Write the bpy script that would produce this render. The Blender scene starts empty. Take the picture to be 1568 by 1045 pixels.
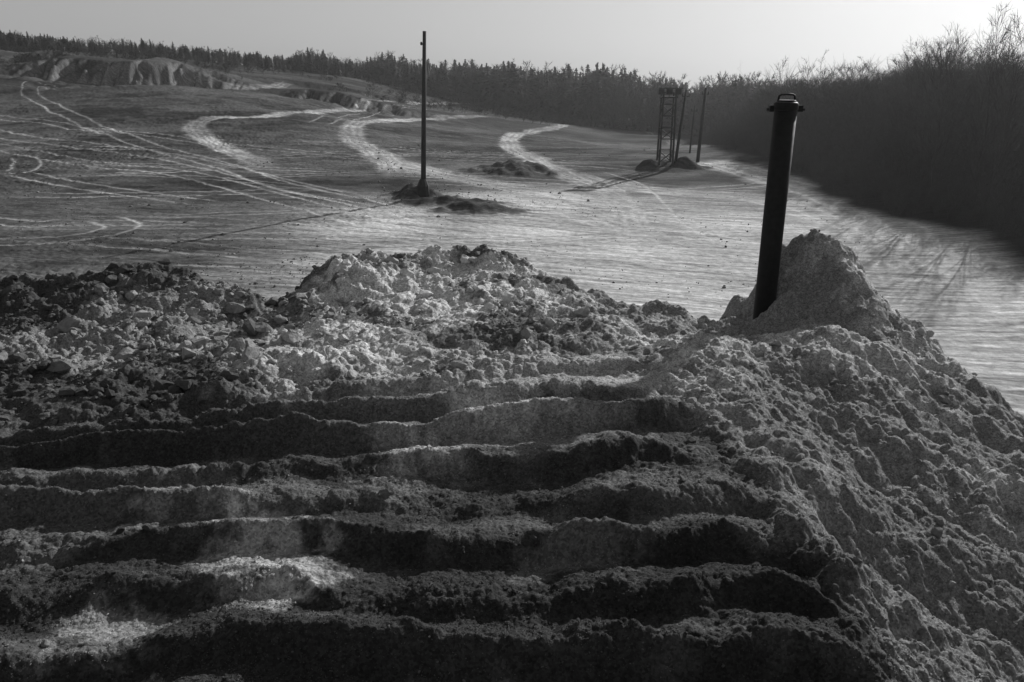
import bpy, bmesh, math, numpy as np
from mathutils import Vector
rng=np.random.default_rng(7)
H=8.0; PITCH=math.radians(19.0); CS,SN=math.cos(PITCH),math.sin(PITCH); FP=1220.0
SUN_AZ=math.radians(36); SUN_EL=math.radians(25)
scene=bpy.context.scene

# ---------------------------------------------------------------- helpers
def ray(px,py):
    u=(px-784)/FP; v=(py-522.5)/FP
    return np.array([u, CS-v*SN, -(SN+v*CS)])
def PT(px,py,t):
    return np.array([0,0,H])+ray(px,py)*t
def PY(px,py,Y):
    d=ray(px,py); return np.array([0,0,H])+d*(Y/d[1])

_tabs={}
def vn(x,y,seed=0):
    if seed not in _tabs: _tabs[seed]=np.random.default_rng(seed+100).random((256,256))*2-1
    T=_tabs[seed]
    xi=np.floor(x).astype(int); yi=np.floor(y).astype(int)
    fx=x-xi; fy=y-yi
    fx=fx*fx*fx*(fx*(fx*6-15)+10); fy=fy*fy*fy*(fy*(fy*6-15)+10)
    a=T[xi&255,yi&255]; b=T[(xi+1)&255,yi&255]; c=T[xi&255,(yi+1)&255]; d=T[(xi+1)&255,(yi+1)&255]
    return (a*(1-fx)+b*fx)*(1-fy)+(c*(1-fx)+d*fx)*fy
def fbm(x,y,o=4,seed=0,g=0.5):
    s=0;a=1;n=0
    for i in range(o):
        c_,s_=math.cos(0.6*i),math.sin(0.6*i)
        s=s+a*vn((x*c_-y*s_)*2**i+17.3*i,(x*s_+y*c_)*2**i-9.1*i,seed+i); n+=a; a*=g
    return s/n
def lumps(x,y,size,seed=0,rmin=0.35,rmax=0.75):
    X=x/size;Y=y/size
    xi=np.floor(X).astype(int); yi=np.floor(Y).astype(int)
    k=('w',seed)
    if k not in _tabs: _tabs[k]=np.random.default_rng(seed+900).random((3,256,256))
    T=_tabs[k]; out=np.zeros_like(X)
    for i in (-1,0,1):
        for j in (-1,0,1):
            a=(xi+i)&255; b=(yi+j)&255
            cx=xi+i+T[0,a,b]; cy=yi+j+T[1,a,b]; r=rmin+(rmax-rmin)*T[2,a,b]**2
            d2=((X-cx)**2+(Y-cy)**2)/(r*r)
            out=np.maximum(out, r*np.sqrt(np.clip(1-d2,0,1))*0.8)
    return out*size
def sst(a,b,x):
    t=np.clip((x-a)/(b-a),0,1); return t*t*(3-2*t)
class TPS:
    def __init__(s,P,lam=0.0):
        P=np.array(P,float); s.c=P[:,:2]; s.S=max(1e-6,np.abs(s.c).max()); c=s.c/s.S; n=len(P)
        K=s.k(np.linalg.norm(c[:,None]-c[None],axis=2)); K+=np.eye(n)*lam
        A=np.zeros((n+3,n+3)); A[:n,:n]=K; A[:n,n]=1; A[:n,n+1:]=c; A[n,:n]=1; A[n+1:,:n]=c.T
        s.w=np.linalg.solve(A,np.r_[P[:,2],0,0,0]); s.cn=c
    @staticmethod
    def k(r): return r*r*np.log(np.maximum(r,1e-9))
    def __call__(s,x,y):
        x=x/s.S;y=y/s.S; o=s.w[-3]+s.w[-2]*x+s.w[-1]*y
        for (a,b),w in zip(s.cn,s.w): 
            o=o+w*s.k(np.sqrt((x-a)**2+(y-b)**2))
        return o
def seg_dist(x,y,pl):
    best=np.full(x.shape,1e9); par=np.zeros(x.shape); pl=np.array(pl,float); L=0
    for a,b in zip(pl[:-1],pl[1:]):
        ab=b[:2]-a[:2]; l2=ab@ab+1e-12
        t=np.clip(((x-a[0])*ab[0]+(y-a[1])*ab[1])/l2,0,1)
        dx=x-(a[0]+t*ab[0]); dy=y-(a[1]+t*ab[1]); d=np.sqrt(dx*dx+dy*dy)
        sg=np.sign(ab[0]*dy-ab[1]*dx)
        m=d<np.abs(best); best=np.where(m,d*np.where(sg==0,1,sg),best); par=np.where(m,L+t,par); L+=1
    return best,par
def mkmesh(name,V,F,mat,attr=None,smooth=True):
    me=bpy.data.meshes.new(name); V=np.asarray(V,np.float32); F=np.asarray(F,np.int32); k=F.shape[1]
    me.vertices.add(len(V)); me.vertices.foreach_set('co',V.ravel())
    me.loops.add(F.size); me.loops.foreach_set('vertex_index',F.ravel())
    me.polygons.add(len(F)); me.polygons.foreach_set('loop_start',np.arange(0,F.size,k,dtype=np.int32))
    try: me.polygons.foreach_set('loop_total',np.full(len(F),k,np.int32))
    except Exception: pass
    me.polygons.foreach_set('use_smooth',np.full(len(F),smooth))
    me.update(calc_edges=True)
    for n,a in (attr or {}).items():
        at=me.attributes.new(n,'FLOAT','POINT'); at.data.foreach_set('value',np.asarray(a,np.float32).ravel())
    me.materials.append(mat); ob=bpy.data.objects.new(name,me); scene.collection.objects.link(ob); return ob
def grid_faces(nr,nc,wrap=False):
    i=np.arange(nr-1)[:,None]; j=np.arange(nc if wrap else nc-1)[None,:]; j2=(j+1)%nc
    a=i*nc+j; b=i*nc+j2; c=(i+1)*nc+j2; d=(i+1)*nc+j
    return np.stack([a,d,c,b],-1).reshape(-1,4)

# ---------------------------------------------------------------- materials
def newmat(name):
    m=bpy.data.materials.new(name); m.use_nodes=True; nt=m.node_tree; b=nt.nodes['Principled BSDF']; return m,nt,b
def dirt_mat(name,bumps,rough=0.9,spec=0.2,var=(0.7,1.35),vscale=9.0,mul=1.0,speck=None,streak=None):
    m,nt,b=newmat(name); N=nt.nodes; L=nt.links
    at=N.new('ShaderNodeAttribute'); at.attribute_name='alb'
    tc=N.new('ShaderNodeTexCoord')
    n1=N.new('ShaderNodeTexNoise'); n1.inputs['Scale'].default_value=vscale; n1.inputs['Detail'].default_value=8; n1.inputs['Roughness'].default_value=0.7
    L.new(tc.outputs['Object'],n1.inputs['Vector'])
    mr=N.new('ShaderNodeMapRange'); mr.inputs['From Min'].default_value=0.3; mr.inputs['From Max'].default_value=0.7
    mr.inputs['To Min'].default_value=var[0]*mul; mr.inputs['To Max'].default_value=var[1]*mul
    L.new(n1.outputs['Fac'],mr.inputs['Value'])
    mm=N.new('ShaderNodeMath'); mm.operation='MULTIPLY'; L.new(at.outputs['Fac'],mm.inputs[0]); L.new(mr.outputs['Result'],mm.inputs[1])
    out=mm.outputs[0]
    if speck:
        vo=N.new('ShaderNodeTexVoronoi'); vo.inputs['Scale'].default_value=speck; L.new(tc.outputs['Object'],vo.inputs['Vector'])
        s=N.new('ShaderNodeSeparateColor'); L.new(vo.outputs['Color'],s.inputs[0])
        mr2=N.new('ShaderNodeMapRange'); mr2.inputs['To Min'].default_value=0.6; mr2.inputs['To Max'].default_value=1.4
        L.new(s.outputs[0],mr2.inputs['Value'])
        m2=N.new('ShaderNodeMath'); m2.operation='MULTIPLY'; L.new(out,m2.inputs[0]); L.new(mr2.outputs['Result'],m2.inputs[1]); out=m2.outputs[0]
    prev=None
    for rot,sx,sy,amt,dist in (streak or []):
        mp=N.new('ShaderNodeMapping'); mp.vector_type='TEXTURE'; mp.inputs['Rotation'].default_value=(0,0,math.radians(rot)); mp.inputs['Scale'].default_value=(sx,sy,1)
        L.new(tc.outputs['Object'],mp.inputs['Vector'])
        n=N.new('ShaderNodeTexNoise'); n.inputs['Scale'].default_value=1; n.inputs['Detail'].default_value=2; n.inputs['Roughness'].default_value=.5
        L.new(mp.outputs[0],n.inputs['Vector'])
        q=N.new('ShaderNodeMapRange'); q.inputs['From Min'].default_value=.35; q.inputs['From Max'].default_value=.65; q.inputs['To Min'].default_value=1-amt; q.inputs['To Max'].default_value=1+amt
        L.new(n.outputs['Fac'],q.inputs['Value'])
        m3=N.new('ShaderNodeMath'); m3.operation='MULTIPLY'; L.new(out,m3.inputs[0]); L.new(q.outputs[0],m3.inputs[1]); out=m3.outputs[0]
        bp=N.new('ShaderNodeBump'); bp.inputs['Distance'].default_value=dist; L.new(n.outputs['Fac'],bp.inputs['Height'])
        if prev: L.new(prev.outputs[0],bp.inputs['Normal'])
        prev=bp
    cc=N.new('ShaderNodeCombineColor')
    for i in range(3): L.new(out,cc.inputs[i])
    L.new(cc.outputs[0],b.inputs['Base Color'])
    b.inputs['Roughness'].default_value=rough; b.inputs['Specular IOR Level'].default_value=spec
    for sc,dist,det in bumps:
        n=N.new('ShaderNodeTexNoise'); n.inputs['Scale'].default_value=sc; n.inputs['Detail'].default_value=det; n.inputs['Roughness'].default_value=0.65
        L.new(tc.outputs['Object'],n.inputs['Vector'])
        bp=N.new('ShaderNodeBump'); bp.inputs['Distance'].default_value=dist; bp.inputs['Strength'].default_value=1.0
        L.new(n.outputs['Fac'],bp.inputs['Height'])
        if prev: L.new(prev.outputs[0],bp.inputs['Normal'])
        prev=bp
    if prev: L.new(prev.outputs[0],b.inputs['Normal'])
    return m
def plain_mat(name,v,rough=0.8,spec=0.3,var=0.3,scale=6,metal=0,bump=0.0):
    m,nt,b=newmat(name); N=nt.nodes; L=nt.links
    tc=N.new('ShaderNodeTexCoord'); n=N.new('ShaderNodeTexNoise'); n.inputs['Scale'].default_value=scale; n.inputs['Detail'].default_value=6
    L.new(tc.outputs['Object'],n.inputs['Vector'])
    r=N.new('ShaderNodeValToRGB'); r.color_ramp.elements[0].position=0.3; r.color_ramp.elements[1].position=0.7
    a=v*(1-var); c=v*(1+var); r.color_ramp.elements[0].color=(a,a,a,1); r.color_ramp.elements[1].color=(c,c,c,1)
    L.new(n.outputs['Fac'],r.inputs['Fac']); L.new(r.outputs['Color'],b.inputs['Base Color'])
    b.inputs['Roughness'].default_value=rough; b.inputs['Specular IOR Level'].default_value=spec; b.inputs['Metallic'].default_value=metal
    if bump:
        bp=N.new('ShaderNodeBump'); bp.inputs['Distance'].default_value=bump; L.new(n.outputs['Fac'],bp.inputs['Height']); L.new(bp.outputs[0],b.inputs['Normal'])
    return m
M_ground=dirt_mat('packed_sand',[(5,0.03,8),(22,0.02,8)],rough=1.0,spec=0.05,var=(0.6,1.4),vscale=3.5,
    streak=[(-19,26,.16,.25,.003),(-6,20,.13,.2,.003)])
M_mound=dirt_mat('loose_dirt',[(14,0.03,8),(90,0.008,6)],rough=0.92,spec=0.12,var=(0.6,1.45),vscale=18,speck=70)
M_clod=dirt_mat('clod_dirt',[(25,0.02,8)],rough=0.92,spec=0.12,var=(0.7,1.3),vscale=20)
M_bark=plain_mat('bare_bark',0.032,scale=2)
M_needle=plain_mat('needles',0.03,scale=0.5,var=0.5)
M_steel=plain_mat('black_steel',0.006,rough=0.6,spec=0.15,scale=14,var=0.6,bump=0.003)
M_wood=plain_mat('weathered_wood',0.025,scale=8,bump=0.01)
M_rust=plain_mat('dark_metal',0.025,rough=0.7,scale=5)

# ---------------------------------------------------------------- terrain height
cp=[]
for X in (-60,-40,-20,0,14):
    for Y in (-30,0,20,40,58): cp.append((X,Y,0))
for a in [(0,210,88),(0,150,115),(0,100,150),(0,82,210),(-300,82,230),(-300,150,110),
          (200,175,100),(200,133,130),(200,100,160),(200,84,215),(400,200,90),(400,150,125),(400,122,170),(400,106,225),
          (560,200,100),(560,163,135),(560,140,180),(560,124,235),(700,200,108),(700,168,180),(700,152,240),
          (850,230,82),(850,192,170),(850,184,240),(1000,240,74),(1000,212,140),(1000,200,230),(1100,245,72),(1150,238,118),(1150,222,200)]:
    cp.append(tuple(PY(*a)))
cp+= [(20,30,0),(20,45,0),(20,62,0),(34,36,3.0),(34,55,2.8),(34,75,2.0),(48,50,4.2),(48,90,2.5),(26,12,0.8),(40,12,3),(26,95,-.6),(60,130,0),(0,420,-9),(-200,420,6),(200,300,-9),(-250,100,6),(-120,-20,0),(80,-20,3)]
tps_g=TPS(cp,1e-4)
def base_ground(x,y):
    r=np.sqrt(x*x+y*y); s=np.minimum(1,400/np.maximum(r,1)); z=tps_g(x*s,y*s)-np.clip(r-400,0,None)*0.047
    return z
def cliff(x,y,xa,xb,y0,A,slope=0.0,seed=0,back=28,front=18):
    m=sst(xa-8,xa+6,x)*(1-sst(xb-8,xb+8,x))*(0.75+0.6*vn(x*.13,x*0+2,seed+44))
    fl=(1-np.abs(vn(x*0.22+y*.05,y*0.05+seed,seed+40)))*5.0+(1-np.abs(vn(x*0.7,y*.15+3,seed+41)))*2.0+vn(x*0.06,x*0,seed+42)*7
    d=y-(y0+slope*x)-fl+2.0*fbm(x*.8,y*.6,4,seed+43)
    up=sst(-3.8,3.4,d)**0.8
    return m*A*(up*0.5*(1-sst(4,back,d)) - (1-up)*0.5*sst(-front,-1,d))
def ray_hit(px,py,f):
    d=ray(px,py); t=np.geomspace(16,600,3000); z=H+d[2]*t; g=f(d[0]*t,d[1]*t); k=np.argmax(z<g)
    if not (z<g).any(): k=len(t)-1
    return np.array([d[0]*t[k],d[1]*t[k],g[k]])
def g0(x,y):
    z=base_ground(x,y)
    z=z+cliff(x,y,-86,-48,137,4.4,0,1)+cliff(x,y,-52,-22,160,2.4,-0.1,5)+cliff(x,y,-36,-14,130,3.2,-0.2,9)+cliff(x,y,-130,-86,158,2.4,0,13)
    z=z+0.8*sst(60,100,y)*fbm(x*.045,y*.06,3,96)
    return z
piles=[]
for px,py,rx,ry,h in [(735,322,3.6,1.6,0.42),(645,300,2.6,2.0,0.7),(690,311,3.8,1.7,0.45),(785,263,4.6,3.2,0.75),
                      (1010,258,3.6,2.2,0.7),(1045,256,2.6,1.6,0.4)]:
    p=ray_hit(px,py,g0); piles.append((p[0],p[1],rx,ry,h))
def g1(x,y):
    z=g0(x,y)
    for X,Y,rx,ry,h in piles:
        d=np.sqrt(((x-X)/rx)**2+((y-Y)/ry)**2)+0.28*vn(x*0.9,y*0.9,31)
        z=z+h*sst(0,1,np.clip(1-d,0,1))*(1+0.3*vn(x*1.5,y*1.5,33))+0.12*h*np.clip(1-d,0,1)*vn(x*4,y*4,34)
    return z
def pmask(x,y):
    m=np.zeros_like(x)
    for X,Y,rx,ry,h in piles:
        d=np.sqrt(((x-X)/rx)**2+((y-Y)/ry)**2)+0.28*vn(x*0.9,y*0.9,31)+.15*vn(x*3,y*3,36); m=np.maximum(m,(1-sst(0.5,1.1,d))*(.95 if Y<62 else .6))
    return m
def W(pts): return [ray_hit(a,b,g0)[:2] for a,b in pts]
def smooth_pl(P,n=6):
    P=np.array(P); out=[]
    Q=np.vstack([2*P[0]-P[1],P,2*P[-1]-P[-2]])
    for i in range(1,len(Q)-2):
        for t in np.linspace(0,1,n,endpoint=False):
            out.append(0.5*((2*Q[i])+(-Q[i-1]+Q[i+1])*t+(2*Q[i-1]-5*Q[i]+4*Q[i+1]-Q[i+2])*t*t+(-Q[i-1]+3*Q[i]-3*Q[i+1]+Q[i+2])*t**3))
    out.append(P[-1]); return np.array(out)
roads=[([(40,140),(90,170),(190,210),(330,250),(430,283),(560,312),(700,345)],1.5,1.0),
 ([(-60,190),(0,205),(120,222),(250,238),(360,262),(480,292),(620,315)],1.9,.9),
 ([(-60,175),(0,180),(150,200),(300,215),(420,228),(560,245),(640,258)],1.3,.7),
 ([(-60,215),(100,245),(260,262),(380,290),(520,330),(700,380)],1.6,.7),
 ([(420,260),(345,226),(308,208),(298,192),(330,180),(420,178),(500,170),(640,158),(760,160)],2.4,1.15),
 ([(620,275),(585,240),(548,220),(538,200),(562,187),(640,183),(720,178),(800,185)],2.8,1.15),
 ([(480,192),(530,182),(600,172),(700,172),(850,188),(960,196)],1.8,.9),
 ([(960,310),(900,280),(835,252),(788,230),(784,212),(815,202),(860,192),(880,182)],2.4,1.15),
 ([(780,250),(850,262),(920,280),(950,305),(965,335),(990,380)],2.2,1.),
 ([(900,262),(960,280),(990,305),(1010,335),(1080,380)],1.6,.9),
 ([(560,240),(640,258),(720,275),(800,288),(900,305),(1020,335),(1160,345),(1300,360)],3.0,1.),
 ([(500,298),(640,300),(760,300),(860,318),(980,350),(1150,375),(1400,440)],3.0,1.),
 ([(1060,245),(1130,258),(1230,285),(1340,330),(1440,385),(1560,450),(1650,500)],3.8,1.3),
 ([(900,272),(1000,290),(1150,300),(1260,330),(1330,380),(1400,470),(1560,560)],3.0,1.),
 ([(0,265),(30,262),(42,250),(36,238)],1.6,.6),
 ([(-60,372),(0,372),(100,368),(170,355),(190,345),(150,335)],1.4,.8),
 ([(-60,335),(0,340),(60,345),(110,338)],1.2,.7),
 ([(50,150),(45,135),(60,128),(110,140)],1.6,.7),
 ([(330,128),(400,132),(445,126)],3.0,.9),
 ([(640,158),(780,172),(880,184),(1000,205),(1100,228)],2.2,.6)]
roads=[(smooth_pl(W(p)),w,b) for p,w,b in roads]
for i in range(240):
    px=rng.uniform(-100,1650); py=rng.uniform(290,560) if i<180 else rng.uniform(205,300)
    p=ray_hit(px,py,g0)[:2]; 
    if p[0]>17: continue
    ang=rng.normal(0.35,0.16) if px>500 else rng.normal(0.08,0.25)
    ang=-ang; L=rng.uniform(16,46); cv=rng.normal(0,0.015); pl=[]; a=ang; q=p.copy()
    for s in range(12):
        pl.append(q.copy()); q=q+np.array([math.cos(a),math.sin(a)])*L/11; a+=cv*L/11
    roads.append((np.array(pl),rng.choice([.8,1.1,1.4]),rng.uniform(.3,.9)*rng.choice([1,-1])))
def track_fields(x,y):
    br=np.zeros(x.shape); hz=np.zeros(x.shape); dk=np.zeros(x.shape)
    for pl,w,b in roads:
        mn=pl.min(0)-w*1.6; mx=pl.max(0)+w*1.6
        k=np.where((x>mn[0])&(x<mx[0])&(y>mn[1])&(y<mx[1]))[0]
        if len(k)==0: continue
        d,par=seg_dist(x[k],y[k],pl); n=len(pl)-1
        d=d+0.12*vn(x[k]*.5,y[k]*.5,78)
        fade=sst(0,3,par)*(1-sst(n-3,n,par)); fade*=0.55+0.65*np.clip(vn(x[k]*.3,y[k]*.3,77)+.4,0,1)
        ad=np.abs(d)
        if w>2.1:
            f=np.zeros(len(k))
            for c in (-w*.36,-w*.1,w*.2,w*.42): 
                f=np.maximum(f,np.exp(-((d-c-0.3*vn(x[k]*.25,y[k]*.25+c,5))/0.22)**2)*(.4+.6*np.clip(vn(x[k]*.3+c,y[k]*.3,6)+.5,0,1)))
            core=(1-sst(w*.3,w*.68,ad+.35*vn(x[k]*1.1,y[k]*1.1,79)))
            br[k]=np.maximum(br[k],b*fade*(core*0.5+0.5*f*core)); hz[k]+=-0.03*f*core*fade-0.02*core*fade+0.05*np.exp(-((ad-w*.62)/.3)**2)*fade*(.5+.5*vn(x[k],y[k],8))
        else:
            f=np.exp(-((ad-w*.62)/0.13)**2)
            if b>0: br[k]=np.maximum(br[k],b*f*fade)
            else: dk[k]=np.maximum(dk[k],-b*f*fade)
            hz[k]=np.minimum(hz[k],-0.022*f*fade)
    return br,hz,dk
def forest_mask(x,y): 
    e=20.8+1.2*vn(y*0.08,y*0,61)+0.5*vn(y*0.5,y*0,62)+np.where(y>78,(y-78)*0.12,0)
    return sst(-.6,.9,x-e)
def ground_h(x,y,tr=None):
    z=g1(x,y)
    if tr is None: tr=track_fields(x.ravel(),y.ravel())[1].reshape(x.shape)
    rough=0.12+0.5*sst(-.1,.5,fbm(x*.05,y*.05,2,90)) 
    left=sst(0,-20,x)+.7*sst(55,80,y)
    rough=rough*sst(12,2,x)*.8+.10+0.8*left
    z=z+tr+0.02*rough*fbm(x*.6,y*.6,3,70,0.6)+0.06*rough*fbm(x*1.9,y*1.9,3,72,.6)+0.16*fbm(x*.07,y*.07,3,80)+rough*0.35*lumps(x,y,0.36,3,.2,.6)*sst(-.1,.4,fbm(x*.11,y*.11,3,95))
    return z
def ring_angles(n_dense,half,n_sparse):
    a=np.linspace(-half,half,n_dense); b=np.linspace(half,2*math.pi-half,n_sparse+2)[1:-1]; return np.r_[a,b]
ang=ring_angles(1200,math.radians(40),60)
rr=np.r_[0.01,4,8,np.geomspace(10,330,880),np.geomspace(345,2500,24)]
R,A=np.meshgrid(rr,ang,indexing='ij'); X=(R*np.sin(A)).ravel(); Y=(R*np.cos(A)).ravel()
br,hz,dk=track_fields(X,Y); Z=ground_h(X,Y,hz)
fm=forest_mask(X,Y); pm=pmask(X,Y)
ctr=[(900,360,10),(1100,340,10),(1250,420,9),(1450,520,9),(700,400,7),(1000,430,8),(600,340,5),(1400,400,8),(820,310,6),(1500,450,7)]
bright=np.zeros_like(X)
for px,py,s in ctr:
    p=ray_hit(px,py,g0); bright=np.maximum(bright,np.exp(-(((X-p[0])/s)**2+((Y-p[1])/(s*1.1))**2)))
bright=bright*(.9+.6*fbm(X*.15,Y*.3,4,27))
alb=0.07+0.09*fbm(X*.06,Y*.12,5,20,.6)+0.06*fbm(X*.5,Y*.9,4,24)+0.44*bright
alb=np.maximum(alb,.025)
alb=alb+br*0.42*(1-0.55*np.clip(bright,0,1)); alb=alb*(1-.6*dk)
near=np.exp(-((Y-24)/10)**2); alb=alb+0.09*near*(X<12)*(1+.8*fbm(X*.3,Y*1.3,3,26))
gr=np.abs(np.gradient(Z.reshape(R.shape),axis=0))/np.maximum(np.gradient(rr)[:,None],1e-3); gr=gr.ravel()
alb=alb*(1-pm)+0.045*pm
RR=np.sqrt(X*X+Y*Y)
far=sst(125,150,RR+6*fbm(X*.1,Y*.1,3,31)); alb=alb*(1-far)+far*np.clip(0.05+.07*fbm(X*.08,Y*.2,4,30),.02,.2)
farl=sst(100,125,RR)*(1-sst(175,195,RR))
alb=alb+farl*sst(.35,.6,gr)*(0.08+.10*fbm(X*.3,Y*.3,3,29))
alb=np.maximum(alb,br*.4*sst(110,130,RR))
alb=alb*(1-fm)+0.022*fm
alb=np.clip(alb,0.02,0.6)
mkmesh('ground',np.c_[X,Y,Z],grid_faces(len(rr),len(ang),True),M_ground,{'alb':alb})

# ---------------------------------------------------------------- foreground mound
rim=[PT(*a) for a in [(-420,430,11.6),(-150,440,11.2),(0,438,11),(60,440,11),(110,430,11.1),(215,408,11.2),(300,425,11.1),(345,440,10.9),(400,470,10.8),(450,452,11),(485,415,11.4),(525,397,11.6),(640,388,12),(760,392,12),(800,408,11.8),
  (850,432,11.5),(960,470,11),(1080,496,10.6),(1120,500,10.5),(1155,494,10.4),(1184,470,10.4),(1200,434,10.4),(1217,396,10.45),(1243,364,10.6),(1272,382,10.7),(1300,398,10.7),(1330,436,10.6),(1400,512,10),(1480,586,9.3),(1568,692,8.3),(1700,900,6.6),(1800,1200,5.1)]]
rim+=[np.array([4.4,1,3.8]),np.array([4.2,-3.5,3.8]),np.array([-15,-3.5,5.2]),np.array([-16,9,5.4])]
rim=np.array(rim)
inner=[PT(*a) for a in [(0,660,6.95),(200,650,7.05),(380,610,7.6),(600,600,7.75),(750,560,8.3),(900,492,9.7),(200,520,9.5),(60,520,9.4),(330,530,9.3),(550,480,10.2),(680,440,11.0),(680,490,10.0),(780,470,10.4),
  (1050,600,7.7),(1110,690,6.5),(1200,800,5.55),(1300,950,4.6),(1200,600,7.95),(1400,750,7.2),(1450,950,5.8),(1290,480,9.8),(1240,460,10.0),(1150,520,9.6),(1190,515,9.65),(1330,560,8.8),(1300,650,7.9),(1080,540,8.8),(1000,520,9.2),
  (0,1045,3.95),(400,1045,3.95),(784,1045,3.95),(1100,1045,3.95),(300,800,5.5),(800,800,5.45),(0,800,5.5),(600,700,6.4)]]
inner+=[np.array([0,1,5.05]),np.array([-5,1,5.1]),np.array([1.9,1,5.0]),np.array([0,-3,5]),np.array([-10,3,5.2])]
tps_m=TPS(np.vstack([rim,inner]),5e-6)
rimc=np.vstack([rim,rim[:1]])
def edge_x(y): return np.interp(y,[3,3.8,4.7,5.9,7.0,9.5],[2.05,1.95,1.85,1.70,1.6,1.0])
def inside(x,y):
    c=np.zeros(x.shape,bool); P=rimc
    for a,b in zip(P[:-1],P[1:]):
        m=((a[1]>y)!=(b[1]>y)); xx=(b[0]-a[0])*(y-a[1])/(b[1]-a[1]+1e-12)+a[0]; c^=(m&(x<xx))
    return c
def ridge_fields(x,y):
    ex=edge_x(y)+0.12*vn(y*2.1,y*0,205)+.05*vn(y*6,x*2,206)
    q=np.clip(y-4.4,0,None)
    yy=y-q+q/(1+0.075*np.clip(x+1,-6,3))
    flat=(1-sst(-0.25,0.12,x-ex))*(1-sst(6.9,8.1,yy+0.35*vn(x*.6,x*0,207)-.4*sst(-.5,1,x)))
    flat=flat*(1-sst(6.1,6.8,y)*(1-sst(-3.4,-2.0,x)))
    wob=0.18*vn(x*.32,y*.25,210)+0.12*vn(x*.8,y*.55,211)+0.07*vn(x*2.1,y*1.2,212)+.04*vn(x*5.5,y*4,214)
    ph=(yy+wob)/0.56; fr=ph-np.floor(ph); idx=np.floor(ph)
    amp=np.clip(0.90+0.65*vn(idx*1.7+x*.5,idx*3.1,213),.25,1.45)
    prof=np.where(fr<0.30,sst(0,0.30,fr),(1-sst(0.26,1.02,fr)))
    crest=np.exp(-((fr-.34)/.16)**2)
    return ex,flat,amp,prof,crest
def mound_h(x,y,full=False):
    x=np.asarray(x,float); y=np.asarray(y,float)
    xw=x+0.12*vn(x*1.6,y*1.6,201)+.07*vn(x*4,y*4,203)+.03*vn(x*9,y*9,208); yw=y+0.12*vn(x*1.6,y*1.6,202)+.07*vn(x*4,y*4,204)+.03*vn(x*9,y*9,209)
    d,par=seg_dist(xw,yw,rimc); d=np.abs(d); ins=inside(xw,yw)
    zr=np.interp(par,np.arange(len(rimc)),rimc[:,2])
    zt=tps_m(xw,yw)
    do=np.where(ins,0,d)
    z=np.where(ins,zt,zr)-(np.sqrt(do*do+0.10**2)-0.10)*(0.85+.55*sst(8.5,10,y))
    ex,flat,amp,prof,crest=ridge_fields(x,y)
    z=z+flat*(0.175*amp*prof-.09)
    z=z+0.07*flat*fbm(x*.9,y*1.1,3,245)
    cl=np.clip(1-flat*0.8+flat*.35*crest,0,1)
    patch=sst(-.35,.45,fbm(x*.9,y*.9,3,220))
    l1=lumps(x,y,0.34,1)*0.6; l2=lumps(x+3,y-2,0.17,2)*0.8; l3=lumps(x,y,0.07,4)*0.8; l4=lumps(x+1,y,0.035,5)*.8
    rs=sst(0.1,0.8,x-ex); patch=np.maximum(patch,.55*rs)
    z=z+cl*(1-.3*rs)*(patch*l1*0.9+0.8*l2*(0.4+0.6*patch))+l3*(0.35+0.65*cl)*(0.3+0.7*patch)+l4*0.6
    z=z+0.15*cl*fbm(x*1.4,y*1.4,4,230,.55)+0.05*cl*fbm(x*5,y*5,3,235,.6)+0.03*fbm(x*3.1,y*4.5,5,240,.6)
    z=z+rs*0.15*np.abs(vn((x*.35+y)*1.7,(x*.2)*1.3,250))-rs*0.03
    if not full: return z
    return z,flat,patch,ex
angm=ring_angles(1350,math.radians(41),60)
rm=np.r_[0.01,1.0,2.0,np.geomspace(2.6,14.5,760),np.geomspace(14.7,24,20)]
R,A=np.meshgrid(rm,angm,indexing='ij'); X=(R*np.sin(A)).ravel(); Y=(R*np.cos(A)).ravel()
Zm,flat,patch,ex=mound_h(X,Y,True)
def mound_alb(x,y,flat,patch,ex):
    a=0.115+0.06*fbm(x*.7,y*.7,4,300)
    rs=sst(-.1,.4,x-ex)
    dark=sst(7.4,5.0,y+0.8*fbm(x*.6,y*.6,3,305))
    dry_dapple=sst(0.05,0.30,fbm(x*.6+5,y*.8,6,310,.6))  # pale noise patches: dry sand plus sun dapples painted into the albedo
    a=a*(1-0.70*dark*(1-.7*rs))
    a=a+dry_dapple*(0.22-.16*dark)
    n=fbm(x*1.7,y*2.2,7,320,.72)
    def blob(px,py,s,k):  # sunlit dapples painted into the albedo; on the centre bump also pale dirt
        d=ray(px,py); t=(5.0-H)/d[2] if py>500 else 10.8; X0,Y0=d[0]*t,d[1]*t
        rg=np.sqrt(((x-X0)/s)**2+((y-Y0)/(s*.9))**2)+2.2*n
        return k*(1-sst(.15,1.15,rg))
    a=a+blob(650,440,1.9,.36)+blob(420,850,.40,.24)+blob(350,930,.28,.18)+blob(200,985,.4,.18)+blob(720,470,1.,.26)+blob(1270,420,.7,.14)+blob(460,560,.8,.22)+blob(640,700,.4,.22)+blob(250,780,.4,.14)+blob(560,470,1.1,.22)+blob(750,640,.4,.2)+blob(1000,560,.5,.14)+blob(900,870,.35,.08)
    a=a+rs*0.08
    left=(1-sst(-3.4,-2.2,x))*sst(6.2,7.2,y); a=a*(1-0.4*left)
    return np.clip(a,0.018,0.52)
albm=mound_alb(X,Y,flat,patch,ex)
mkmesh('dirt_mound',np.c_[X,Y,Zm],grid_faces(len(rm),len(angm),True),M_mound,{'alb':albm})

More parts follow.
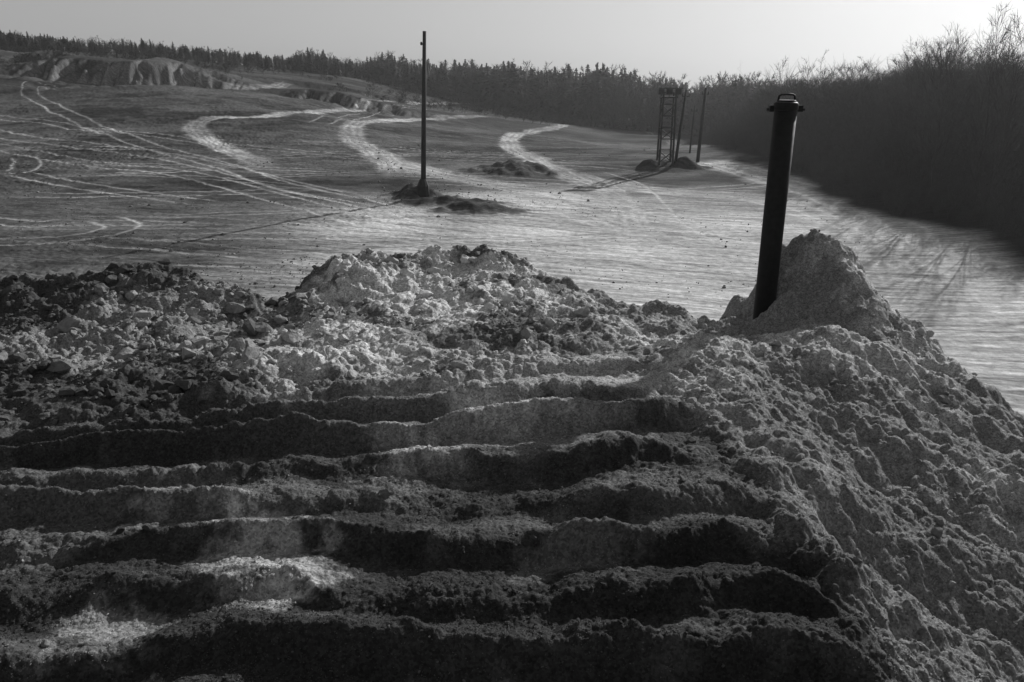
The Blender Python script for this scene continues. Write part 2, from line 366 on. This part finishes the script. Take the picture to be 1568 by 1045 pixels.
# ---------------------------------------------------------------- scatter machinery
def ico(sub,seed,jit=0.25):
    bm=bmesh.new(); bmesh.ops.create_icosphere(bm,subdivisions=sub,radius=1)
    r=np.random.default_rng(seed); V=np.array([v.co[:] for v in bm.verts]); F=np.array([[v.index for v in f.verts] for f in bm.faces]); bm.free()
    for _ in range(9):
        n=r.normal(size=3); n/=np.linalg.norm(n); c=r.uniform(.4,.85); dd=V@n; V=V-np.outer(np.clip(dd-c,0,None),n)
    V*=1+r.normal(0,jit*.45,(len(V),1)); V*=np.array([1,r.uniform(.6,1),r.uniform(.5,.85)]); return V,F
def scatter(tmps,pos,scale,rot,tilt=None,ti=None):
    Vs=[];Fs=[];off=0;ids=[]
    if ti is None: ti=rng.integers(0,len(tmps),len(pos))
    for k,(V,F) in enumerate(tmps):
        s=np.where(ti==k)[0]
        if len(s)==0: continue
        sc=scale[s]; sc=sc[:,None]*np.ones(3) if sc.ndim==1 else sc
        v=V[None]*sc[:,None,:]
        if tilt is not None:
            c,sn=np.cos(tilt[s])[:,None],np.sin(tilt[s])[:,None]; y=v[:,:,1]*c-v[:,:,2]*sn; z=v[:,:,1]*sn+v[:,:,2]*c; v=np.stack([v[:,:,0],y,z],-1)
        c,sn=np.cos(rot[s])[:,None],np.sin(rot[s])[:,None]
        x=v[:,:,0]*c-v[:,:,1]*sn; y=v[:,:,0]*sn+v[:,:,1]*c
        v=np.stack([x,y,v[:,:,2]],-1)+pos[s][:,None,:]
        f=F[None]+(off+np.arange(len(s))*len(V))[:,None,None]
        Vs.append(v.reshape(-1,3)); Fs.append(f.reshape(-1,F.shape[1])); ids.append(np.repeat(s,len(V))); off+=len(s)*len(V)
    return np.vstack(Vs),np.vstack(Fs),np.concatenate(ids)
N=42000; x=rng.uniform(-8.5,7,N); y=rng.uniform(3,13,N)
z,fl,pa,exx=mound_h(x,y,True); clus=sst(-.25,.5,fbm(x*1.3,y*1.3,3,400))
cen=np.exp(-((x+1.2)/2.2)**2)*sst(7.5,9,y); lef=(1-sst(-3,-2,x))*sst(6,7.2,y)
ins=inside(x,y); cr=ridge_fields(x,y)[4]; prob=(0.10+0.3*fl*cr+0.9*(1-fl))*(0.12+.1*cen+.2*lef+0.8*clus)*np.where(ins,1,.5)*(1-.35*(x>exx))
k=rng.random(N)<prob; x,y,z,fl,pa,exx,cen,lef=[q[k] for q in (x,y,z,fl,pa,exx,cen,lef)]
rad=0.012+0.012*rng.pareto(2.2,len(x)); rad=np.clip(rad,0.010,0.10)*np.where(fl>.5,.6,1)*np.where(x>exx,.8,1)*(1+.3*cen+.4*lef)
pos=np.c_[x,y,z+rad*(0.03+.12*lef)]; V,F,ids=scatter([ico(2,i) for i in range(10)],pos,rad,rng.uniform(0,6.28,len(x)),rng.uniform(-.8,.8,len(x)))
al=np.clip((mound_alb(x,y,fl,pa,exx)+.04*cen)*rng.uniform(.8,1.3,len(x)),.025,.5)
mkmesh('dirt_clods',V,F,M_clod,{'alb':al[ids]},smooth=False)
N=70000; y=3.0+5.0*rng.random(N)**1.4; x=rng.uniform(-1,1,N)*(y*0.82); 
z,fl,pa,exx=mound_h(x,y,True); k=rng.random(N)<(0.25+0.75*sst(-.3,.3,fbm(x*2,y*2,3,410)))
x,y,z,fl,pa,exx=[q[k] for q in (x,y,z,fl,pa,exx)]
rad=np.clip(0.004+0.0025*rng.pareto(3,len(x)),.0035,.014)
V,F,ids=scatter([ico(1,50+i) for i in range(6)],np.c_[x,y,z+rad*.3],rad,rng.uniform(0,6.28,len(x)))
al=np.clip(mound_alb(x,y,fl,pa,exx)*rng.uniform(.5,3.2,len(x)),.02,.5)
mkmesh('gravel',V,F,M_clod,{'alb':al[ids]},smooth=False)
N=26000; rr_=16+75*rng.random(N)**.8; aa=rng.uniform(-.62,.42,N); x=rr_*np.sin(aa); y=rr_*np.cos(aa)
k=(rng.random(N)<(.08+.9*sst(-.02,.4,fbm(x*.16,y*.16,4,430)))*(1-.7*sst(-10,4,x)))&(x<19); x=x[k];y=y[k]
rad=np.clip(.025+.025*rng.pareto(2.6,len(x)),.02,.16)
z=ground_h(x,y,np.zeros_like(x)); V,F,ids=scatter([ico(1,80+i) for i in range(6)],np.c_[x,y,z],rad,rng.uniform(0,6.28,len(x)))
al=rng.uniform(.05,.25,len(x)); mkmesh('loose_stones',V,F,M_clod,{'alb':al[ids]},smooth=False)

# ---------------------------------------------------------------- trees
def spruce(seed,pine=False):
    r=np.random.default_rng(seed); V=[];F=[]
    def tri(a,b,c):
        n=len(V); V.extend([a,b,c]); F.append([n,n+1,n+2])
    for k in range(3):
        a0,a1=k*2.1,(k+1)*2.1
        tri((.012*math.cos(a0),.012*math.sin(a0),0),(.012*math.cos(a1),.012*math.sin(a1),0),(0,0,1))
    h=0.45 if pine else 0.08
    while h<0.985:
        t=(h-(0.45 if pine else .08))/(1-(0.45 if pine else .08))
        R=(0.17*(1-t)**0.8+.012) if not pine else 0.15*math.sin(min(1,t*1.1+.12)*math.pi)**.6+.02
        for j in range(7 if not pine else 9):
            a=r.uniform(0,6.28); L=R*r.uniform(.55,1.25); w=.35*L+.01; dz=(-.25*L if not pine else r.uniform(-.03,.05))
            ca,sa=math.cos(a),math.sin(a)
            b0=np.array([ca*L*.1,sa*L*.1,h+.02]); tip=np.array([ca*L,sa*L,h+dz]); sd=np.array([-sa,ca,0])*w
            m=(b0*.45+tip*.55)
            tri(tuple(b0),tuple(m+sd+np.array([0,0,-.02])),tuple(tip)); tri(tuple(b0),tuple(tip),tuple(m-sd+np.array([0,0,-.03])))
        h+=.035*r.uniform(.7,1.3)
    return np.array(V),np.array(F)
def bare(seed,h=1.0,spread=.55,n1=16,n2=5,n3=3,tr=0.011,up=.8,tw=1.0,t0=.08):
    r=np.random.default_rng(seed); V=[];F=[]
    def seg(a,b,ra,rb,prism=True):
        a=np.array(a);b=np.array(b); d=b-a; d/=np.linalg.norm(d)+1e-9
        u=np.cross(d,r.normal(size=3)); u/=np.linalg.norm(u)+1e-9; w=np.cross(d,u); n=len(V)
        if prism:
            for k in range(3):
                c,s=math.cos(k*2.094),math.sin(k*2.094); V.append(a+(u*c+w*s)*ra); V.append(b+(u*c+w*s)*rb)
            for k in range(3):
                k2=(k+1)%3; F.append([n+2*k,n+2*k2,n+2*k2+1,n+2*k+1])
        else:
            V.extend([a-u*ra,a+u*ra,b+u*rb,b-u*rb]); F.append([n,n+1,n+2,n+3])
    pts=[np.array([0,0,0.])]
    for i in range(7):
        pts.append(pts[-1]+np.array([r.normal(0,.015),r.normal(0,.015),1/7]))
    for i in range(7): seg(pts[i],pts[i+1],tr*(1-i/7.3),tr*(1-(i+1)/7.3))
    for i in range(n1):
        t=t0+(.96-t0)*r.random(); q=t*7; k=min(6,int(q)); p=pts[k]+(pts[k+1]-pts[k])*(q-k)
        a=r.uniform(0,6.28); L=spread*(1.05-t)**.8*r.uniform(.5,1.0)*.6+.05
        d=np.array([math.cos(a)*.6,math.sin(a)*.6,r.uniform(.5,1.1)*up/.8]); d/=np.linalg.norm(d); e=p+d*L
        seg(p,e,tr*.34*(1.1-t),.0012*tw)
        for j in range(n2):
            s=r.uniform(.25,1); pp=p+(e-p)*s; dd=d+r.normal(0,.45,3); dd[2]=abs(dd[2])*.8+.15; dd/=np.linalg.norm(dd); ee=pp+dd*L*r.uniform(.25,.55)
            seg(pp,ee,.0013*tw,.0006*tw,False)
            for m in range(n3):
                s2=r.uniform(.3,1); p3=pp+(ee-pp)*s2; d3=dd+r.normal(0,.5,3); d3[2]+=.1; d3/=np.linalg.norm(d3); seg(p3,p3+d3*L*r.uniform(.15,.35),.0008*tw,.0004*tw,False)
    return np.array(V),np.array(F)
tx=[-420,0,100,200,300,400,450,485,520,560,595,640,700,800,900,1000,1080,1120,1200,1250,1320]
ty=[42,46,56,70,83,88,84,74,90,92,80,95,97,101,106,122,132,118,131,142,152]
dx_=[-420,0,400,560,700,850,1000,1100,1200,1330]; dy_=[215,212,222,232,228,188,168,150,135,118]
NT=2600
px=rng.uniform(-420,1400,NT); row=rng.random(NT)**1.3; D=np.interp(px,dx_,dy_)+row*45+rng.normal(0,1.5,NT)
u=(px-784)/FP; Yt=D; Xt=u*D/ (CS+0.33*SN) 
Zt=ground_h(Xt,Yt,np.zeros_like(Xt))
topv=(np.interp(px,tx,ty)-522.5)/FP; k=(-(SN+topv*CS))/(CS-topv*SN); ztop=H+k*Yt
hgt=np.clip((ztop-Zt),4,22)*np.where(rng.random(NT)<.14,rng.uniform(1.0,1.15,NT),rng.uniform(.72,1.0,NT))
kind=rng.random(NT); clump=fbm(Xt*.03,Yt*.03,2,500)
isb=(kind<.28+.5*(clump>.15)+.5*sst(1040,1200,px))
con=~isb
pos=np.c_[Xt,Yt,Zt-.1]
V,F,_=scatter([spruce(i) for i in range(6)]+[spruce(20+i,True) for i in range(3)],pos[con],np.c_[hgt[con]*1.25,hgt[con]*1.25,hgt[con]],rng.uniform(0,6.28,con.sum()))
forest=bpy.data.objects.new('distant_forest',None); scene.collection.objects.link(forest)
o=mkmesh('conifers',V,F,M_needle,smooth=False); o.parent=forest
bt=[bare(100+i,spread=.6,n1=26,n2=6,n3=3,tr=.012,tw=2.2) for i in range(5)]
V,F,_=scatter(bt,pos[isb],np.c_[hgt[isb],hgt[isb],hgt[isb]]*np.array([1.1,1.1,1]),rng.uniform(0,6.28,isb.sum()))
o=mkmesh('bare_trees',V,F,M_bark,smooth=False); o.parent=forest
NB=1500; px=rng.uniform(-200,900,NB); D=rng.uniform(148,225,NB); Xt=(px-784)/FP*D/(CS+.33*SN); 
kk=fbm(Xt*.05,D*.08,3,520)>0; Xt=Xt[kk]; D=D[kk]; Zt=ground_h(Xt,D,np.zeros_like(Xt)); hb=rng.uniform(.4,1.8,len(D))
V,F,_=scatter([bare(150+i,spread=1.2,n1=14,n2=5,n3=2,tr=.012,tw=8,t0=.02) for i in range(3)],np.c_[Xt,D,Zt-.05],np.c_[hb*1.6,hb*1.6,hb],rng.uniform(0,6.28,len(D)))
o=mkmesh('scrub',V,F,M_bark,smooth=False); o.parent=forest
NS=2800
ys=rng.uniform(18,125,NS); dd=rng.random(NS)**1.4*24
e=20.8+1.2*vn(ys*0.08,ys*0,61)+0.5*vn(ys*0.5,ys*0,62)+np.where(ys>78,(ys-78)*0.12,0)
xs=e+0.5+dd
zs=ground_h(xs,ys,np.zeros_like(xs))
hs=(1.5+3.5*sst(0,8,dd)+1.3*vn(xs*.12,ys*.12,600)*sst(0,4,dd))*rng.uniform(.65,1.2,NS)*np.where((rng.random(NS)<.06)&(dd>5),1.3,1)
thick=[bare(200+i,spread=1.05,n1=24,n2=6,n3=3,tr=.007,up=.75,tw=1.5,t0=.04) for i in range(5)]+[bare(230+i,spread=.7,n1=24,n2=6,n3=3,tr=.007,up=1.0,tw=1.3) for i in range(3)]+[bare(240+i,spread=1.3,n1=22,n2=7,n3=3,tr=.009,up=.8,tw=1.5,t0=.3) for i in range(3)]
V,F,_=scatter(thick,np.c_[xs,ys,zs-.05],np.c_[hs*1.0,hs*1.0,hs],rng.uniform(0,6.28,NS),rng.normal(0,.08,NS))
mkmesh('thicket',V,F,M_bark,smooth=False)
for pxx,pyt,Yd in [(1462,46,44),(1478,62,46),(1545,24,41),(1560,36,39),(1420,86,52),(1520,62,45),(1400,100,55),(1440,80,48)]:
    b=PY(pxx,pyt,Yd); zz=float(ground_h(np.array([b[0]]),np.array([Yd*1.0]),np.zeros(1))[0]); hh=b[2]-zz
    V,F=bare(int(pxx),spread=.75,n1=34,n2=7,n3=3,tr=.007,up=1.1); V=V*np.array([hh*.7,hh*.7,hh])+np.array([b[0],Yd,zz])
    mkmesh('bare_tree',V,F,M_bark,smooth=False)

# ---------------------------------------------------------------- posts
def tube(pts,rads,seg=16,cap=True):
    V=[];F=[]
    pts=[np.array(p,float) for p in pts]
    for i,p in enumerate(pts):
        d=pts[min(i+1,len(pts)-1)]-pts[max(i-1,0)]; d/=np.linalg.norm(d)+1e-9
        ref=np.array([0,1,0]) if abs(d[1])<.9 else np.array([1,0,0]); u=np.cross(d,ref); u/=np.linalg.norm(u); w=np.cross(d,u)
        for k in range(seg):
            a=2*math.pi*k/seg; V.append(p+(u*math.cos(a)+w*math.sin(a))*rads[i])
    for i in range(len(pts)-1):
        for k in range(seg):
            k2=(k+1)%seg; F.append([i*seg+k,i*seg+k2,(i+1)*seg+k2,(i+1)*seg+k])
    if cap: F.append(list(range(seg))[::-1]); F.append([(len(pts)-1)*seg+k for k in range(seg)])
    return V,F
def box(c,s):
    c=np.array(c);s=np.array(s)/2; V=[c+s*np.array([i,j,k]) for i in(-1,1) for j in(-1,1) for k in(-1,1)]
    F=[[0,1,3,2],[4,6,7,5],[0,4,5,1],[2,3,7,6],[0,2,6,4],[1,5,7,3]]; return V,F
def pobj(name,parts,mat,parent=None,smooth=False):
    V=[];F=[]
    for v,f in parts:
        o=len(V); V+= [tuple(map(float,a)) for a in v]; F+=[[i+o for i in q] for q in f]
    me=bpy.data.meshes.new(name); me.from_pydata(V,[],F); me.update(); me.materials.append(mat)
    if smooth:
        for p in me.polygons: p.use_smooth=len(p.vertices)==4
    ob=bpy.data.objects.new(name,me); scene.collection.objects.link(ob)
    if parent: ob.parent=parent
    return ob
def empty(n):
    e=bpy.data.objects.new(n,None); scene.collection.objects.link(e); return e
Yp=10.05; b=PY(1172,468,Yp); t=PY(1203,156,Yp); cx=(b[0]+t[0])/2; zt=t[2]
e=empty('steel_pipe'); r=.135
pobj('shaft',[tube([(cx,Yp,4.5),(cx,Yp,zt-.10)],[r*.98,r],32)],M_steel,e,True)
pobj('collar',[tube([(cx,Yp,zt-.10),(cx,Yp,zt-.085),(cx,Yp,zt-.02),(cx,Yp,zt)],[r*1.0,r*1.08,r*1.08,r*.9],32)],M_steel,e,True)
pobj('lid',[tube([(cx,Yp,zt+.002),(cx,Yp,zt+.02)],[r*.86,r*.80],32)],M_steel,e,True)
lug=[]
for s in(-1,1):
    lug.append(box((cx+s*(r*1.08+.03),Yp,zt-.08),(.055,.05,.075))); lug.append(tube([(cx+s*(r*1.08+.058),Yp,zt-.09),(cx+s*(r*1.08+.085),Yp,zt-.09)],[.018,.018],8))
pobj('lugs',lug,M_steel,e)
hp=[(cx-.10,Yp,zt+.01),(cx-.095,Yp,zt+.065),(cx-.07,Yp,zt+.082),(cx,Yp,zt+.086),(cx+.07,Yp,zt+.082),(cx+.095,Yp,zt+.065),(cx+.10,Yp,zt+.01)]
pobj('handle',[tube(hp,[.013]*7,8)],M_steel,e,True)
b=ray_hit(648,294,g1); Yd=b[1]; t=PY(650,48,Yd)
e=empty('utility_pole')
pobj('shaft',[tube([(b[0],Yd,b[2]-.3),((b[0]+t[0])/2,Yd,(b[2]+t[2])/2),(t[0],Yd,t[2])],[.17,.145,.11],14)],M_wood,e,True)
pobj('insulators',[tube([(t[0]-.02,Yd,t[2]-.75),(t[0]-.22,Yd,t[2]-.75)],[.03,.03],8),tube([(t[0]-.22,Yd,t[2]-.80),(t[0]-.22,Yd,t[2]-.66),(t[0]-.22,Yd,t[2]-.60)],[.06,.07,.03],10)],M_rust,e)
pobj('footing',[tube([(b[0],Yd,b[2]-.3),(b[0],Yd,b[2]+.35),(b[0]+.02,Yd,b[2]+.8)],[.42,.38,.20],9)],M_wood,e)
for (bx,by),(tx_,ty_),ra in [((1034,248),(1051,138),.11),((1068,248),(1081,135),.14),((1056,235),(1064,162),.08)]:
    b=ray_hit(bx,by,g1); t=PY(tx_,ty_,b[1]+.3)
    e=empty('leaning_pole'); pobj('shaft',[tube([b-np.array([0,0,.4]),(b+t)/2,t],[ra*1.2,ra*1.05,ra*.85],10)],M_wood,e,True)
    pobj('crossarm',[box((t[0],t[1],t[2]-.5),(.6,.08,.08)),tube([(t[0]-.26,t[1],t[2]-.46),(t[0]-.26,t[1],t[2]-.28)],[.05,.04],8),tube([(t[0]+.26,t[1],t[2]-.46),(t[0]+.26,t[1],t[2]-.28)],[.05,.04],8)],M_wood,e)
b=ray_hit(1018,248,g1); t=PY(1018,142,b[1]); hT=t[2]-b[2]; e=empty('floodlight_tower')
w=.55; legs=[];br_=[]
C=lambda sx,sy,z:(b[0]+sx*w,b[1]+sy*w,b[2]+z)
for sx in(-1,1):
    for sy in(-1,1): legs.append(tube([C(sx,sy,-.3),C(sx*.9,sy*.9,hT)],[.09,.08],8))
n=6
for i in range(n):
    z0=hT*i/n; z1=hT*(i+1)/n; f0=1-.1*i/n; f1=1-.1*(i+1)/n
    for (ax,ay),(cx2,cy2) in [((-1,-1),(1,-1)),((1,-1),(1,1)),((1,1),(-1,1)),((-1,1),(-1,-1))]:
        if i%2==0: br_.append(tube([C(ax*f0,ay*f0,z0),C(cx2*f1,cy2*f1,z1)],[.04,.04],6))
        br_.append(tube([C(ax*f1,ay*f1,z1),C(cx2*f1,cy2*f1,z1)],[.03,.03],6))
pobj('legs',legs,M_rust,e); pobj('bracing',br_,M_rust,e)
pobj('platform',[box((b[0],b[1],b[2]+hT-.35),(1.3,1.1,.12)),box((b[0],b[1]-.6,b[2]+hT+.35),(1.9,.08,.08))],M_rust,e)
fl=[]
for sx in(-.75,-.1,.6): fl.append(box((b[0]+sx,b[1]-.66,b[2]+hT+.08),(.48,.25,.42))); fl.append(tube([(b[0]+sx,b[1]-.66,b[2]+hT-.3),(b[0]+sx,b[1]-.66,b[2]+hT-.1)],[.04,.04],6))
pobj('floodlights',fl,M_rust,e)

# ---------------------------------------------------------------- haze (real participating air over the pit)
m=bpy.data.materials.new('haze'); m.use_nodes=True; nt=m.node_tree; nt.nodes.clear()
o_=nt.nodes.new('ShaderNodeOutputMaterial'); vs=nt.nodes.new('ShaderNodeVolumeScatter'); vs.inputs['Density'].default_value=0.00038; vs.inputs['Anisotropy'].default_value=0.6
nt.links.new(vs.outputs[0],o_.inputs['Volume'])
pobj('haze',[box((0,250,25),(1400,1000,90))],m)

# ---------------------------------------------------------------- light
w=bpy.data.worlds.new('World'); scene.world=w; w.use_nodes=True; nt=w.node_tree; bg=nt.nodes['Background']
sk=nt.nodes.new('ShaderNodeTexSky'); sk.sky_type='NISHITA'; sk.sun_disc=False; sk.sun_elevation=SUN_EL; sk.sun_rotation=SUN_AZ; sk.dust_density=1.0; sk.air_density=1.0; sk.altitude=100
bw=nt.nodes.new('ShaderNodeRGBToBW'); nt.links.new(sk.outputs[0],bw.inputs[0])
pw=nt.nodes.new('ShaderNodeMath'); pw.operation='POWER'; pw.inputs[1].default_value=.43; nt.links.new(bw.outputs[0],pw.inputs[0])
ml=nt.nodes.new('ShaderNodeMath'); ml.operation='MULTIPLY'; ml.inputs[1].default_value=1.8; nt.links.new(pw.outputs[0],ml.inputs[0])
nt.links.new(ml.outputs[0],bg.inputs[0]); bg.inputs[1].default_value=0.10
sd=bpy.data.lights.new('sun','SUN'); sd.energy=5.0; sd.angle=math.radians(.6); sd.color=(1,1,1)
so=bpy.data.objects.new('sun',sd); scene.collection.objects.link(so)
dirv=Vector((math.sin(SUN_AZ)*math.cos(SUN_EL),math.cos(SUN_AZ)*math.cos(SUN_EL),math.sin(SUN_EL)))
so.rotation_euler=dirv.to_track_quat('Z','Y').to_euler()
cd=bpy.data.cameras.new('camera'); cd.lens=FP/1568*36; cd.sensor_width=36; cd.clip_end=6000; cd.clip_start=.05
co=bpy.data.objects.new('camera',cd); scene.collection.objects.link(co); co.location=(0,0,H); co.rotation_euler=(math.pi/2-PITCH,0,0); scene.camera=co
scene.view_settings.view_transform='Standard'; scene.view_settings.look='None'; scene.view_settings.exposure=0
